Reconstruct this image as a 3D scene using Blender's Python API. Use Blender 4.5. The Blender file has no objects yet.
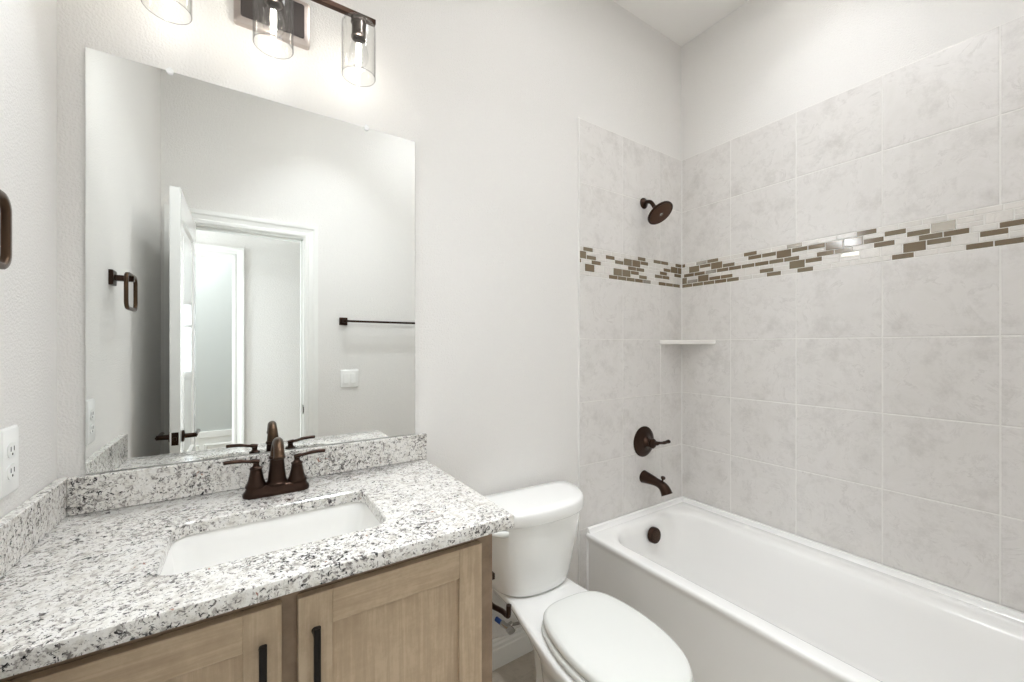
import bpy, bmesh, math, random
from mathutils import Vector, Matrix, noise
S = bpy.context.scene
C = S.collection
R = math.radians
PI = math.pi

# ------------------------------------------------------------------ camera, world, lights, exposure
cd = bpy.data.cameras.new('camera')
cam = bpy.data.objects.new('camera', cd); C.objects.link(cam)
cam.location = (0.39, -1.457, 1.345)
cam.rotation_euler = (R(90), 0, R(-33.39))
cd.sensor_width = 36; cd.lens = 404.4 / 1024 * 36; cd.shift_y = 5.4 / 1024
cd.clip_start = 0.005
S.camera = cam
S.view_settings.view_transform = 'Standard'
S.view_settings.look = 'None'
S.view_settings.gamma = 1
S.view_settings.use_curve_mapping = False
S.view_settings.exposure = 0.18
S.cycles.max_bounces = 14; S.cycles.diffuse_bounces = 8; S.cycles.glossy_bounces = 8
S.cycles.transparent_max_bounces = 16; S.cycles.transmission_bounces = 8
S.cycles.caustics_reflective = True; S.cycles.caustics_refractive = False
S.cycles.sample_clamp_indirect = 4
try:
    S.cycles.use_denoising = True; S.cycles.denoiser = 'OPENIMAGEDENOISE'
except Exception:
    pass

w = bpy.data.worlds.new('daylight'); S.world = w; w.use_nodes = True
bg = w.node_tree.nodes['Background']
bg.inputs[0].default_value = (0.86, 0.93, 1.0, 1); bg.inputs[1].default_value = 4.5

def lamp(name, kind, loc, power, size=0.1, color=(1, .96, .91), rot=(0, 0, 0), parent=None, spread=None):
    d = bpy.data.lights.new(name, kind); d.energy = power; d.color = color
    if kind == 'AREA':
        d.shape = 'DISK'; d.size = size
        if name == 'hall_fill_light': d.shape = 'RECTANGLE'; d.size = 1.5; d.size_y = .60
        if spread: d.spread = R(spread)
    else: d.shadow_soft_size = size
    o = bpy.data.objects.new(name, d); C.objects.link(o); o.location = loc; o.rotation_euler = rot
    o['kind'] = 'helper'
    return o
CEIL = 3.13
TUB_LIGHT = (2.16, -0.78)
ROOM_FILL = (1.50, -0.98)
TOILET_FILL = (1.22, -0.66)
ENTRY_FILL = (0.80, -0.98)
COOL = (.905, .952, 1.0)
lamp('tub_downlight_glow', 'AREA', (*TUB_LIGHT, CEIL - 0.012), 1.25, 0.12, COOL, spread=110)
lamp('toilet_fill_light', 'AREA', (*TOILET_FILL, CEIL - 0.012), 1.6, 0.14, COOL, spread=85)  # unseen fill over the toilet, added to brighten the lower room
lamp('entry_fill_light', 'AREA', (*ENTRY_FILL, CEIL - 0.012), 4.6, 0.14, COOL, spread=85)  # added fill inside the doorway, no fixture known there
lamp('room_fill_light', 'AREA', (*ROOM_FILL, CEIL - 0.05), 4.4, 0.36, COOL, spread=178)  # invented ceiling source that evens out the room light
lamp('far_room_fill_light', 'AREA', (-0.25, -2.9, 2.70), 20, 0.25, COOL)  # unseen fill, added to brighten the room past the hall
lamp('hall_fill_light', 'AREA', (-0.97, -1.98, 1.40), 33, 1.0, COOL, rot=(0, R(-90), 0))  # front fill through the doorway, added at an unseen hall window
for _x, _yaw in ((0.224, 24), (0.457, 14), (0.690, 8)):
    lamp('vanity_bulb_glow', 'POINT', (_x, -0.12, 2.268), 0.09, 0.020, COOL)
    lamp('vanity_bulb_beam', 'AREA', (_x, -0.125, 2.262), 2.0, 0.036, COOL, rot=(R(-60), 0, R(_yaw)))

# ------------------------------------------------------------------ helpers
def new_bm(): return bmesh.new()
def obj(name, bm, mat, parent=None, smooth=None, loc=None):
    me = bpy.data.meshes.new(name)
    bmesh.ops.recalc_face_normals(bm, faces=bm.faces)
    bm.to_mesh(me); bm.free()
    for m in (mat if isinstance(mat, (list, tuple)) else [mat]): me.materials.append(m)
    o = bpy.data.objects.new(name, me); C.objects.link(o)
    if parent: o.parent = parent
    if loc: o.location = loc
    if smooth is not None:
        for p in me.polygons: p.use_smooth = True
        me.set_sharp_from_angle(angle=R(smooth))
    return o
def thing(name, label, cat, loc=(0, 0, 0), rz=0, group=None):
    o = bpy.data.objects.new(name, None); C.objects.link(o); o.empty_display_size = .05
    o.location = loc; o.rotation_euler = (0, 0, rz); o['label'] = label; o['category'] = cat
    if group: o['group'] = group
    return o
def struct(name, bm, mat, parent=None, smooth=None):
    o = obj(name, bm, mat, parent, smooth); o['kind'] = 'structure'; return o
def box(bm, x0, x1, y0, y1, z0, z1, bev=0, seg=2, mi=0):
    g = bmesh.ops.create_cube(bm, size=1)
    vs = g['verts']
    for v in vs:
        v.co = Vector(((x0 + x1) / 2 + v.co.x * (x1 - x0), (y0 + y1) / 2 + v.co.y * (y1 - y0), (z0 + z1) / 2 + v.co.z * (z1 - z0)))
    fs = set(f for v in vs for f in v.link_faces)
    for f in fs: f.material_index = mi
    if bev:
        es = list(set(e for v in vs for e in v.link_edges))
        bmesh.ops.bevel(bm, geom=es, offset=bev, segments=seg, affect='EDGES', profile=.5)
    return vs
def loft(bm, rings, cap0=True, cap1=True, closed=True):
    vr = [[bm.verts.new(p) for p in r] for r in rings]
    n = len(vr[0])
    for a, b in zip(vr, vr[1:]):
        for i in range(n if closed else n - 1):
            j = (i + 1) % n
            bm.faces.new((a[i], a[j], b[j], b[i]))
    if cap0: bm.faces.new(list(reversed(vr[0])))
    if cap1: bm.faces.new(vr[-1])
    return vr
def frame(d):
    d = Vector(d).normalized()
    u = d.orthogonal().normalized() if abs(d.z) > .95 else d.cross(Vector((0, 0, 1))).normalized()
    return u, d.cross(u).normalized()
def lathe(bm, prof, base=(0, 0, 0), axis=(0, 0, 1), n=32, cap0=True, cap1=True):
    d = Vector(axis).normalized(); u, v = frame(d); b = Vector(base)
    rings = [[b + d * h + (u * math.cos(2 * PI * k / n) + v * math.sin(2 * PI * k / n)) * max(r, 1e-4) for k in range(n)] for r, h in prof]
    return loft(bm, rings, cap0, cap1)
def catmull(pts, sub=8):
    pts = [Vector(p) for p in pts]; out = []
    for i in range(len(pts) - 1):
        p0 = pts[max(i - 1, 0)]; p1 = pts[i]; p2 = pts[i + 1]; p3 = pts[min(i + 2, len(pts) - 1)]
        for k in range(sub):
            t = k / sub
            out.append(.5 * ((2 * p1) + (-p0 + p2) * t + (2 * p0 - 5 * p1 + 4 * p2 - p3) * t * t + (-p0 + 3 * p1 - 3 * p2 + p3) * t ** 3))
    out.append(pts[-1]); return out
def tube(bm, pts, r, n=14, squash=1.0):
    pts = [Vector(p) for p in pts]
    rs = r if isinstance(r, (list, tuple)) else [r] * len(pts)
    rings = []; u = None
    for i, p in enumerate(pts):
        d = (pts[min(i + 1, len(pts) - 1)] - pts[max(i - 1, 0)]).normalized()
        if u is None: u, v = frame(d)
        else:
            u = (u - d * u.dot(d)).normalized()
        v = d.cross(u).normalized()
        rings.append([p + u * math.cos(2 * PI * k / n) * rs[i] + v * math.sin(2 * PI * k / n) * rs[i] * squash for k in range(n)])
    return loft(bm, rings)
def rr(x0, x1, y0, y1, r, z, n=6):
    r = min(r, (x1 - x0) / 2 - 1e-4, (y1 - y0) / 2 - 1e-4)
    pts = []
    for cx, cy, a0 in ((x1 - r, y1 - r, 0), (x0 + r, y1 - r, 90), (x0 + r, y0 + r, 180), (x1 - r, y0 + r, 270)):
        for k in range(n + 1):
            a = R(a0 + 90 * k / n); pts.append(Vector((cx + r * math.cos(a), cy + r * math.sin(a), z)))
    return pts
def rr_axis(a0, a1, b0, b1, r, c, axis, n=5):
    ps = rr(a0, a1, b0, b1, r, c, n)
    if axis == 'y': return [Vector((p.x, p.z, p.y)) for p in ps]
    if axis == 'x': return [Vector((p.z, p.x, p.y)) for p in ps]
    return ps
def half_outline(half, z, sub=6):
    s = catmull([(x, y, 0) for x, y in half], sub)
    L = [Vector((p.x, p.y, z)) for p in s]
    M = [Vector((-p.x, p.y, z)) for p in reversed(s)]
    if abs(s[-1].x) < 1e-6: M = M[1:]
    if abs(s[0].x) < 1e-6: M = M[:-1]
    return L + M
def scaled(ring, cx, cy, sx, sy, z):
    return [Vector((cx + (p.x - cx) * sx, cy + (p.y - cy) * sy, z)) for p in ring]
def inset(ring, d, z):
    """pull a closed outline inward by d"""
    n = len(ring); out = []
    area = sum(ring[i].x * ring[(i + 1) % n].y - ring[(i + 1) % n].x * ring[i].y for i in range(n))
    sg = 1 if area > 0 else -1
    for i in range(n):
        t = (ring[(i + 1) % n] - ring[i - 1]); t.z = 0
        t.normalize(); nr = Vector((-t.y, t.x, 0)) * sg
        q = ring[i] + nr * d; q.z = z; out.append(q)
    return out

# ------------------------------------------------------------------ materials
def mat(name, col=(.8, .8, .8), rough=.5, metal=0, spec=.5, emit=None, es=0, coat=0):
    m = bpy.data.materials.new(name); m.use_nodes = True
    b = m.node_tree.nodes['Principled BSDF']
    b.inputs['Base Color'].default_value = (*col, 1); b.inputs['Roughness'].default_value = rough
    b.inputs['Metallic'].default_value = metal; b.inputs['Specular IOR Level'].default_value = spec
    b.inputs['Coat Weight'].default_value = coat; b.inputs['Coat Roughness'].default_value = .05
    if emit: b.inputs['Emission Color'].default_value = (*emit, 1); b.inputs['Emission Strength'].default_value = es
    return m
def N(m, t, **kw):
    n = m.node_tree.nodes.new(t)
    for k, v in kw.items():
        if k in n.inputs.keys(): n.inputs[k].default_value = v
        else: setattr(n, k, v)
    return n
def L(m, a, b): m.node_tree.links.new(a, b)
def BS(m): return m.node_tree.nodes['Principled BSDF']
def ramp(m, stops, interp='LINEAR'):
    n = m.node_tree.nodes.new('ShaderNodeValToRGB'); cr = n.color_ramp; cr.interpolation = interp
    while len(cr.elements) < len(stops): cr.elements.new(.5)
    for e, (p, c) in zip(cr.elements, stops): e.position = p; e.color = (*c, 1)
    return n
def sr(r, g, b):
    f = lambda c: (c / 255 / 12.92) if c / 255 <= .04045 else ((c / 255 + .055) / 1.055) ** 2.4
    return (f(r), f(g), f(b))
def bump(m, h, strength, dist):
    b = N(m, 'ShaderNodeBump'); b.inputs['Strength'].default_value = strength; b.inputs['Distance'].default_value = dist
    L(m, h, b.inputs['Height']); L(m, b.outputs[0], BS(m).inputs['Normal'])
def coords(m):
    g = N(m, 'ShaderNodeNewGeometry'); return g.outputs['Position']

def paint(name, col, bs=.42):
    m = mat(name, col, .62, spec=.3)
    p = coords(m)
    n = N(m, 'ShaderNodeTexNoise', Scale=170., Detail=3., Roughness=.55); L(m, p, n.inputs['Vector'])
    r = ramp(m, [(.38, (0, 0, 0)), (.68, (1, 1, 1))]); L(m, n.outputs[0], r.inputs[0])
    bump(m, r.outputs[0], bs, .0022)
    return m
M_WALL = paint('wall_paint', sr(232, 230, 227))
M_CEIL = paint('ceiling_paint', sr(242, 240, 237), .15)
M_TRIM = mat('trim_white', sr(238, 238, 235), .32)
M_DOOR = mat('door_white', sr(238, 238, 236), .08)
M_PORC = mat('porcelain', sr(243, 243, 241), .07, coat=.4)
M_SINK = mat('sink_porcelain', sr(244, 243, 240), .08, coat=.4)
M_ACRY = mat('tub_acrylic', sr(247, 246, 244), .16)
M_PLAS = mat('seat_plastic', sr(229, 230, 226), .2)
M_PLATE = mat('switch_plastic', sr(240, 240, 238), .3)
M_DARK = mat('slot_black', (.02, .02, .02), .6)
M_BRON = mat('oil_rubbed_bronze', sr(58, 42, 34), .28, .85)
M_BRON2 = mat('bronze_light', sr(84, 66, 52), .3, .9)
M_BLACK = mat('pull_black', sr(26, 22, 21), .38, .5)
M_STEEL = mat('braided_steel', sr(150, 146, 140), .35, 1)
M_RIM = mat('bronze_rim_reflection', sr(196, 186, 180), .28, .9)  # bronze bevel; its bright reflection is put into the pale colour
M_PLATEDK = mat('plate_bronze', sr(74, 68, 66), .5, .4)
M_SOCK = mat('socket_metal', sr(96, 88, 84), .25, .9)
M_CHROME = mat('chrome', sr(205, 205, 205), .12, 1)
M_BLUE = mat('blue_pipe', sr(40, 85, 165), .4)
M_CLIP = mat('clip_plastic', sr(245, 245, 245), .2)
M_MIRROR = mat('mirror_silver', (.87, .885, .87), .0, 1)
M_MEDGE = mat('mirror_glass_edge', sr(120, 130, 126), .15)
M_GROUT = mat('grout', sr(236, 234, 230), .8)
M_CAULK = mat('caulk_white', sr(236, 235, 232), .4)
M_NOZ = mat('spray_face', sr(88, 62, 48), .45, .6)
M_BULB = mat('bulb_filament', (1, .95, .85), .5, emit=(1, .93, .82), es=40)
M_LENS = mat('downlight_lens', (1, 1, 1), .5, emit=(1, .97, .93), es=3)

def glass(name, tint, lo, hi, power):
    m = bpy.data.materials.new(name); m.use_nodes = True
    nt = m.node_tree; nt.nodes.remove(nt.nodes['Principled BSDF'])
    t = N(m, 'ShaderNodeBsdfTransparent'); t.inputs[0].default_value = (*tint, 1)
    fl = N(m, 'ShaderNodeLayerWeight'); fl.inputs['Blend'].default_value = .5
    p5 = N(m, 'ShaderNodeMath', operation='POWER'); L(m, fl.outputs['Facing'], p5.inputs[0]); p5.inputs[1].default_value = 7
    tc = N(m, 'ShaderNodeMix', data_type='RGBA'); L(m, p5.outputs[0], tc.inputs[0]); tc.inputs[6].default_value = (*tint, 1); tc.inputs[7].default_value = (.38, .38, .38, 1)
    L(m, tc.outputs[2], t.inputs[0])
    g = N(m, 'ShaderNodeBsdfGlossy'); g.inputs['Roughness'].default_value = .02; g.inputs[0].default_value = (1, 1, 1, 1)
    f = N(m, 'ShaderNodeLayerWeight'); f.inputs['Blend'].default_value = .5
    pw = N(m, 'ShaderNodeMath', operation='POWER'); L(m, f.outputs['Facing'], pw.inputs[0]); pw.inputs[1].default_value = power
    ma = N(m, 'ShaderNodeMath', operation='MULTIPLY_ADD'); L(m, pw.outputs[0], ma.inputs[0]); ma.inputs[1].default_value = hi - lo; ma.inputs[2].default_value = lo
    mx = N(m, 'ShaderNodeMixShader'); L(m, ma.outputs[0], mx.inputs[0]); L(m, t.outputs[0], mx.inputs[1]); L(m, g.outputs[0], mx.inputs[2])
    L(m, mx.outputs[0], nt.nodes['Material Output'].inputs[0])
    return m
M_GLASS = glass('clear_glass', (.97, .97, .965), .03, .30, 4)
M_GEDGE = glass('shade_edge_glass', (.58, .58, .58), .04, .3, 4)
M_BGLASS = glass('bulb_glass', (.985, .985, .985), .03, .45, 3)
M_PANE = glass('window_glass', (.97, .98, .98), .04, .5, 4)

# tile: per tile random offset so no two tiles carry the same veins
def tile_mat(name, base, light, vein, rough):
    m = mat(name, base, rough)
    a = N(m, 'ShaderNodeAttribute', attribute_name='tile_id')
    p = coords(m)
    sc = N(m, 'ShaderNodeVectorMath', operation='MULTIPLY'); sc.inputs[1].default_value = (37, 53, 71); L(m, a.outputs['Color'], sc.inputs[0])
    ad = N(m, 'ShaderNodeVectorMath', operation='ADD'); L(m, p, ad.inputs[0]); L(m, sc.outputs[0], ad.inputs[1])
    n1 = N(m, 'ShaderNodeTexNoise', Scale=5.5, Detail=9., Roughness=.68, Distortion=1.2); L(m, ad.outputs[0], n1.inputs['Vector'])
    n2 = N(m, 'ShaderNodeTexNoise', Scale=19., Detail=6., Roughness=.7, Distortion=.6); L(m, ad.outputs[0], n2.inputs['Vector'])
    r1 = ramp(m, [(.30, base), (.52, light), (.72, base)]); L(m, n1.outputs[0], r1.inputs[0])
    sb = N(m, 'ShaderNodeMath', operation='SUBTRACT'); sb.inputs[1].default_value = .5; L(m, n1.outputs[0], sb.inputs[0])
    ab = N(m, 'ShaderNodeMath', operation='ABSOLUTE'); L(m, sb.outputs[0], ab.inputs[0])
    r2 = ramp(m, [(.0, (.55, .55, .55)), (.03, (0, 0, 0))]); L(m, ab.outputs[0], r2.inputs[0])
    r3 = ramp(m, [(.42, (0, 0, 0)), (.62, (1, 1, 1))]); L(m, n2.outputs[0], r3.inputs[0])
    mu = N(m, 'ShaderNodeMath', operation='MULTIPLY'); L(m, r2.outputs[0], mu.inputs[0]); L(m, r3.outputs[0], mu.inputs[1])
    n3 = N(m, 'ShaderNodeTexNoise', Scale=9., Detail=10., Roughness=.75); L(m, ad.outputs[0], n3.inputs['Vector'])
    r4 = ramp(m, [(.50, (0, 0, 0)), (.74, (.8, .8, .8))]); L(m, n3.outputs[0], r4.inputs[0])
    mxx = N(m, 'ShaderNodeMath', operation='MAXIMUM'); L(m, mu.outputs[0], mxx.inputs[0]); L(m, r4.outputs[0], mxx.inputs[1])
    mx = N(m, 'ShaderNodeMix', data_type='RGBA'); L(m, mxx.outputs[0], mx.inputs[0]); L(m, r1.outputs[0], mx.inputs[6]); mx.inputs[7].default_value = (*vein, 1)
    L(m, mx.outputs[2], BS(m).inputs['Base Color'])
    bump(m, n3.outputs[0], .03, .002)
    return m
M_TILE = tile_mat('wall_tile', sr(219, 216, 212), sr(226, 223, 220), sr(192, 188, 183), .35)
M_FTILE = tile_mat('floor_tile', sr(174, 164, 150), sr(190, 181, 168), sr(142, 132, 118), .45)
M_SHELF = mat('shelf_stone', sr(232, 229, 224), .25)
M_MB = mat('mosaic_brown_glass', sr(120, 104, 82), .12)
M_MG = mat('mosaic_taupe_glass', sr(126, 113, 92), .1)
M_MW = tile_mat('mosaic_marble', sr(218, 214, 208), sr(228, 224, 219), sr(200, 196, 190), .22)
M_MS = mat('mosaic_silver_glass', sr(196, 190, 180), .12, .6)

# granite
def granite():
    m = mat('granite', (.8, .8, .78), .12)
    p = coords(m)
    base = N(m, 'ShaderNodeTexNoise', Scale=48., Detail=7., Roughness=.68); L(m, p, base.inputs['Vector'])
    rb = ramp(m, [(.33, sr(190, 184, 176)), (.43, sr(220, 217, 211)), (.53, sr(235, 233, 229)), (.63, sr(229, 227, 224)), (.73, sr(192, 191, 191))]); L(m, base.outputs[0], rb.inputs[0])
    # pale cloudy grains
    v0 = N(m, 'ShaderNodeTexVoronoi', Scale=210.); L(m, p, v0.inputs['Vector'])
    g0 = ramp(m, [(.0, (.80, .79, .77)), (.5, (1, 1, 1)), (1, (.90, .89, .87))]); L(m, v0.outputs['Color'], g0.inputs[0])
    m0 = N(m, 'ShaderNodeMix', data_type='RGBA', blend_type='MULTIPLY'); m0.inputs[0].default_value = .8
    L(m, rb.outputs[0], m0.inputs[6]); L(m, g0.outputs[0], m0.inputs[7])
    prev = m0.outputs[2]
    big = N(m, 'ShaderNodeTexNoise', Scale=9., Detail=3.); L(m, p, big.inputs['Vector'])
    def layer(prev, scale, det, lo, hi, col, seed, dens=.18, dist=.6):
        mp = N(m, 'ShaderNodeVectorMath', operation='ADD'); mp.inputs[1].default_value = (seed, seed * 1.7, seed * .3); L(m, p, mp.inputs[0])
        n = N(m, 'ShaderNodeTexNoise', Scale=scale, Detail=det, Roughness=.62, Distortion=dist); L(m, mp.outputs[0], n.inputs['Vector'])
        ml = N(m, 'ShaderNodeMath', operation='MULTIPLY_ADD'); L(m, big.outputs[0], ml.inputs[0]); ml.inputs[1].default_value = dens; L(m, n.outputs[0], ml.inputs[2])
        r = ramp(m, [(lo, (0, 0, 0)), (hi, (1, 1, 1))]); L(m, ml.outputs[0], r.inputs[0])
        mx = N(m, 'ShaderNodeMix', data_type='RGBA'); L(m, r.outputs[0], mx.inputs[0]); L(m, prev, mx.inputs[6]); mx.inputs[7].default_value = (*col, 1)
        return mx.outputs[2]
    prev = layer(prev, 95., 5., .645, .70, sr(172, 167, 162), 3)
    prev = layer(prev, 105., 5., .68, .715, sr(124, 119, 116), 11)
    prev = layer(prev, 140., 5., .69, .72, sr(60, 57, 58), 23)
    prev = layer(prev, 78., 5., .715, .74, sr(44, 42, 44), 41)
    prev = layer(prev, 45., 3., .80, .82, sr(160, 122, 108), 57)
    L(m, prev, BS(m).inputs['Base Color'])
    return m
M_GRAN = granite()

def wood(name, axis):
    m = mat(name, (.5, .4, .3), .42)
    p = coords(m)
    mp = N(m, 'ShaderNodeMapping'); mp.inputs['Scale'].default_value = (70, 70, 3.5) if axis == 'z' else (3.5, 70, 70); L(m, p, mp.inputs[0])
    n = N(m, 'ShaderNodeTexNoise', Scale=1., Detail=8., Roughness=.66, Distortion=.5); L(m, mp.outputs[0], n.inputs['Vector'])
    n2 = N(m, 'ShaderNodeTexNoise', Scale=22., Detail=8., Roughness=.7); L(m, p, n2.inputs['Vector'])
    ad = N(m, 'ShaderNodeMath', operation='MULTIPLY_ADD'); L(m, n2.outputs[0], ad.inputs[0]); ad.inputs[1].default_value = .7; L(m, n.outputs[0], ad.inputs[2])
    r = ramp(m, [(.5, sr(164, 143, 119)), (.85, sr(185, 164, 138)), (1.15, sr(198, 178, 152))]); L(m, ad.outputs[0], r.inputs[0])
    L(m, r.outputs[0], BS(m).inputs['Base Color'])
    bump(m, n.outputs[0], .06, .002)
    return m
M_WOODV = wood('maple_upright', 'z'); M_WOODH = wood('maple_level', 'x')
M_WOODF = mat('maple_frame', sr(142, 121, 101), .45)
def wood_frame():
    m = M_WOODF; p = coords(m)
    mp = N(m, 'ShaderNodeMapping'); mp.inputs['Scale'].default_value = (10, 30, 10); L(m, p, mp.inputs[0])
    n = N(m, 'ShaderNodeTexNoise', Scale=1.6, Detail=8., Roughness=.6); L(m, mp.outputs[0], n.inputs['Vector'])
    r = ramp(m, [(.3, sr(128, 108, 89)), (.7, sr(163, 141, 119))]); L(m, n.outputs[0], r.inputs[0]); L(m, r.outputs[0], BS(m).inputs['Base Color'])
wood_frame()

# ------------------------------------------------------------------ the room
W = 2.559; FY = -1.485; T = .308
ALC = 1.735; AY = -1.56           # tub alcove end
def slab(name, *a, m=M_WALL):
    bm = new_bm(); box(bm, *a); return struct(name, bm, m)
wall_back = slab('wall_back', -.12, W + .12, 0, .12, -.05, CEIL + .1)
wall_left = slab('wall_left', -.12, 0, FY - .115, 0, -.05, CEIL + .1)
wall_right = slab('wall_right', W, W + .12, AY - .12, 0, -.05, CEIL + .1)
OX0, OX1, OZ = .10, .704, 2.045    # doorway
bm = new_bm()
box(bm, 0, OX0 - .015, FY - .115, FY, -.05, CEIL)
box(bm, OX1 + .015, ALC + .1, FY - .115, FY, -.05, CEIL)
box(bm, OX0 - .015, OX1 + .015, FY - .115, FY, OZ + .015, CEIL)
struct('wall_front', bm, M_WALL)
bm = new_bm(); box(bm, ALC, W, AY - .12, AY, -.05, CEIL); struct('wall_alcove', bm, M_WALL)
slab('ceiling', -.12, W + .12, AY - .12, .12, CEIL, CEIL + .1, m=M_CEIL)

def tiles(name, cells, axis, off, mt, parent=None, th=.008, gap=.0034, seed=1):
    """cells: (a0,a1,b0,b1) rectangles on a plane; each becomes a slab with eased edges"""
    rnd = random.Random(seed); bm = new_bm()
    lay = bm.loops.layers.float_color.new('tile_id')
    for a0, a1, b0, b1 in cells:
        if a1 - a0 < .006 or b1 - b0 < .006: continue
        g = gap; e = .0022
        c = (rnd.random(), rnd.random(), rnd.random(), 1)
        def pt(a, b, h):
            if axis == 'y': return (a, off - h, b)
            if axis == 'x': return (off - h, a, b)
            return (a, b, off + h)
        r = []
        for d, h in ((g / 2, 0), (g / 2, th - e * .6), (g / 2 + e, th)):
            r.append([pt(a0 + d, b0 + d, h), pt(a1 - d, b0 + d, h), pt(a1 - d, b1 - d, h), pt(a0 + d, b1 - d, h)])
        before = set(bm.faces)
        loft(bm, r, cap0=False)
        for f in set(bm.faces) - before:
            for l in f.loops: l[lay] = c
    return obj(name, bm, mt, parent)
zs0 = [.458 + T * k for k in range(5)]; zs1 = [zs0[-1] + .141 + T * k for k in range(3)]
zrows = [(-.158, .150), (.150, .458)] + list(zip(zs0, zs0[1:])) + list(zip(zs1, zs1[1:]))
xs = [ALC, ALC + T, ALC + 2 * T, W]
ys = [0, -.296, -.604, -.912, -1.22, -1.528, AY]
cells = [(a, b, max(z0, 0), z1) for a, b in zip(xs, xs[1:]) for z0, z1 in zrows if not (z1 < .5 and a > ALC + .2)]
struct_back = tiles('tile_surround', cells, 'y', 0, M_TILE, wall_back, seed=4)
cells = [(b, a, z0, z1) for a, b in zip(ys, ys[1:]) for z0, z1 in zrows if z1 > .5]
struct_right = tiles('tile_surround', cells, 'x', W, M_TILE, wall_right, seed=9)
bm = new_bm(); box(bm, ALC - .002, W, -.0066, .001, 0, zs1[-1] + .002); obj('grout', bm, M_GROUT, wall_back)
bm = new_bm(); box(bm, W - .0066, W + .001, AY, -.0066, .44, zs1[-1] + .002); obj('grout', bm, M_GROUT, wall_right)
bm = new_bm()
box(bm, ALC - .005, ALC + .0005, -.0095, .001, .118, zs1[-1] + .004, .001, 1)
box(bm, W - .0115, W - .0075, -.0115, -.0075, .46, zs1[-1])
obj('edge_caulk', bm, M_CAULK, wall_back)
# mosaic band
def mosaic(name, length, axis, off, a_start, sgn, parent, seed):
    """running bond of glass and stone chips: thin rows and double rows whose bricks are one thick chip or two thin ones"""
    rnd = random.Random(seed); z0 = zs0[-1]; ph = .141 / 8; bw = .0665
    bm = new_bm(); lay = bm.loops.layers.float_color.new('tile_id')
    def pt(a, b, hh): return (a, off - hh, b) if axis == 'y' else (off - hh, a, b)
    def chip(a0, a1, b0, b1, mi):
        if a1 - a0 < .005: return
        h = .0085; e = .0012; A0, A1 = sorted((a_start + sgn * a0, a_start + sgn * a1))
        rg = [[pt(A0 + d, b0 + d, hh), pt(A1 - d, b0 + d, hh), pt(A1 - d, b1 - d, hh), pt(A0 + d, b1 - d, hh)] for d, hh in ((0, .004), (0, h - e), (e, h))]
        bf = set(bm.faces); loft(bm, rg, cap0=False)
        col = (rnd.random(), rnd.random(), rnd.random(), 1)
        for f in set(bm.faces) - bf:
            f.material_index = mi
            for l in f.loops: l[lay] = col
    g, gz = .0018, .0015; b = z0; th, tk_ = .0215, .03825
    for k, ht in enumerate((th, tk_, th, tk_, th)):
        shift = (k % 2) * bw / 2 + (k // 2) * .011
        c = -1
        while c * bw + shift < length:
            a0 = max(c * bw + shift, 0) + g; a1 = min((c + 1) * bw + shift, length) - g
            cl = noise.noise(Vector((a0 * 5.5, k * .35, seed * 3.1)))
            pb = .62 + .22 * cl - (.12 if k in (0, 4) else 0)
            def pick(p):
                q = rnd.random()
                return (0 if rnd.random() < .6 else 1) if q < p else (3 if q > .95 else 2)
            if ht == tk_ and rnd.random() < .5:
                mi = pick(pb)
                if rnd.random() < .5: chip(a0, a1, b + gz, b + th - gz, mi); chip(a0, a1, b + th + gz, b + ht - gz, 2)
                else: chip(a0, a1, b + gz, b + ht - th - gz, 2); chip(a0, a1, b + ht - th + gz, b + ht - gz, mi)
            else: chip(a0, a1, b + gz, b + ht - gz, pick(pb))
            c += 1
        b += ht
    return obj(name, bm, [M_MB, M_MG, M_MW, M_MS], parent)
mosaic('mosaic_band', W - ALC - .002, 'y', 0, ALC + .002, 1, wall_back, 5)
mosaic('mosaic_band', -AY - .012, 'x', W, -.0095, -1, wall_right, 8)

# floor tiles
bm = new_bm(); box(bm, -.0, W, AY, 0, -.08, -.004); floor = struct('floor', bm, M_GROUT)
fc = []
for i in range(-1, 7):
    for j in range(-1, 5):
        a0, b1 = .13 + i * .457, -.30 - j * .457 + .457
        x0, x1, y0, y1 = max(a0, 0), min(a0 + .457, W), max(b1 - .457, AY), min(b1, 0)
        if x1 > x0 and y1 > y0: fc.append((x0, x1, y0, y1))
tiles('floor_tile', fc, 'z', -.008, M_FTILE, floor, seed=3, gap=.004)

def baseboard(name, x0, x1, y0, y1, face):
    bm = new_bm(); h = .118
    prof = [(0, 0), (.014, 0), (.014, .078), (.012, .084), (.012, .096), (.008, .104), (.008, .112), (.005, h), (0, h)]
    if face == 'y-':   pts = [[Vector((x, y1 - d, z)) for d, z in prof] for x in (x0, x1)]
    elif face == 'y+': pts = [[Vector((x, y0 + d, z)) for d, z in prof] for x in (x0, x1)]
    elif face == 'x+': pts = [[Vector((x0 + d, y, z)) for d, z in prof] for y in (y0, y1)]
    loft(bm, pts); return struct(name, bm, M_TRIM)
baseboard('baseboard_back', .905, ALC - .004, -.02, 0, 'y-')
baseboard('baseboard_front', OX1 + .09, ALC, FY, FY + .02, 'y+')
baseboard('baseboard_left', 0, .02, FY + .02, -.60, 'x+')

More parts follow.
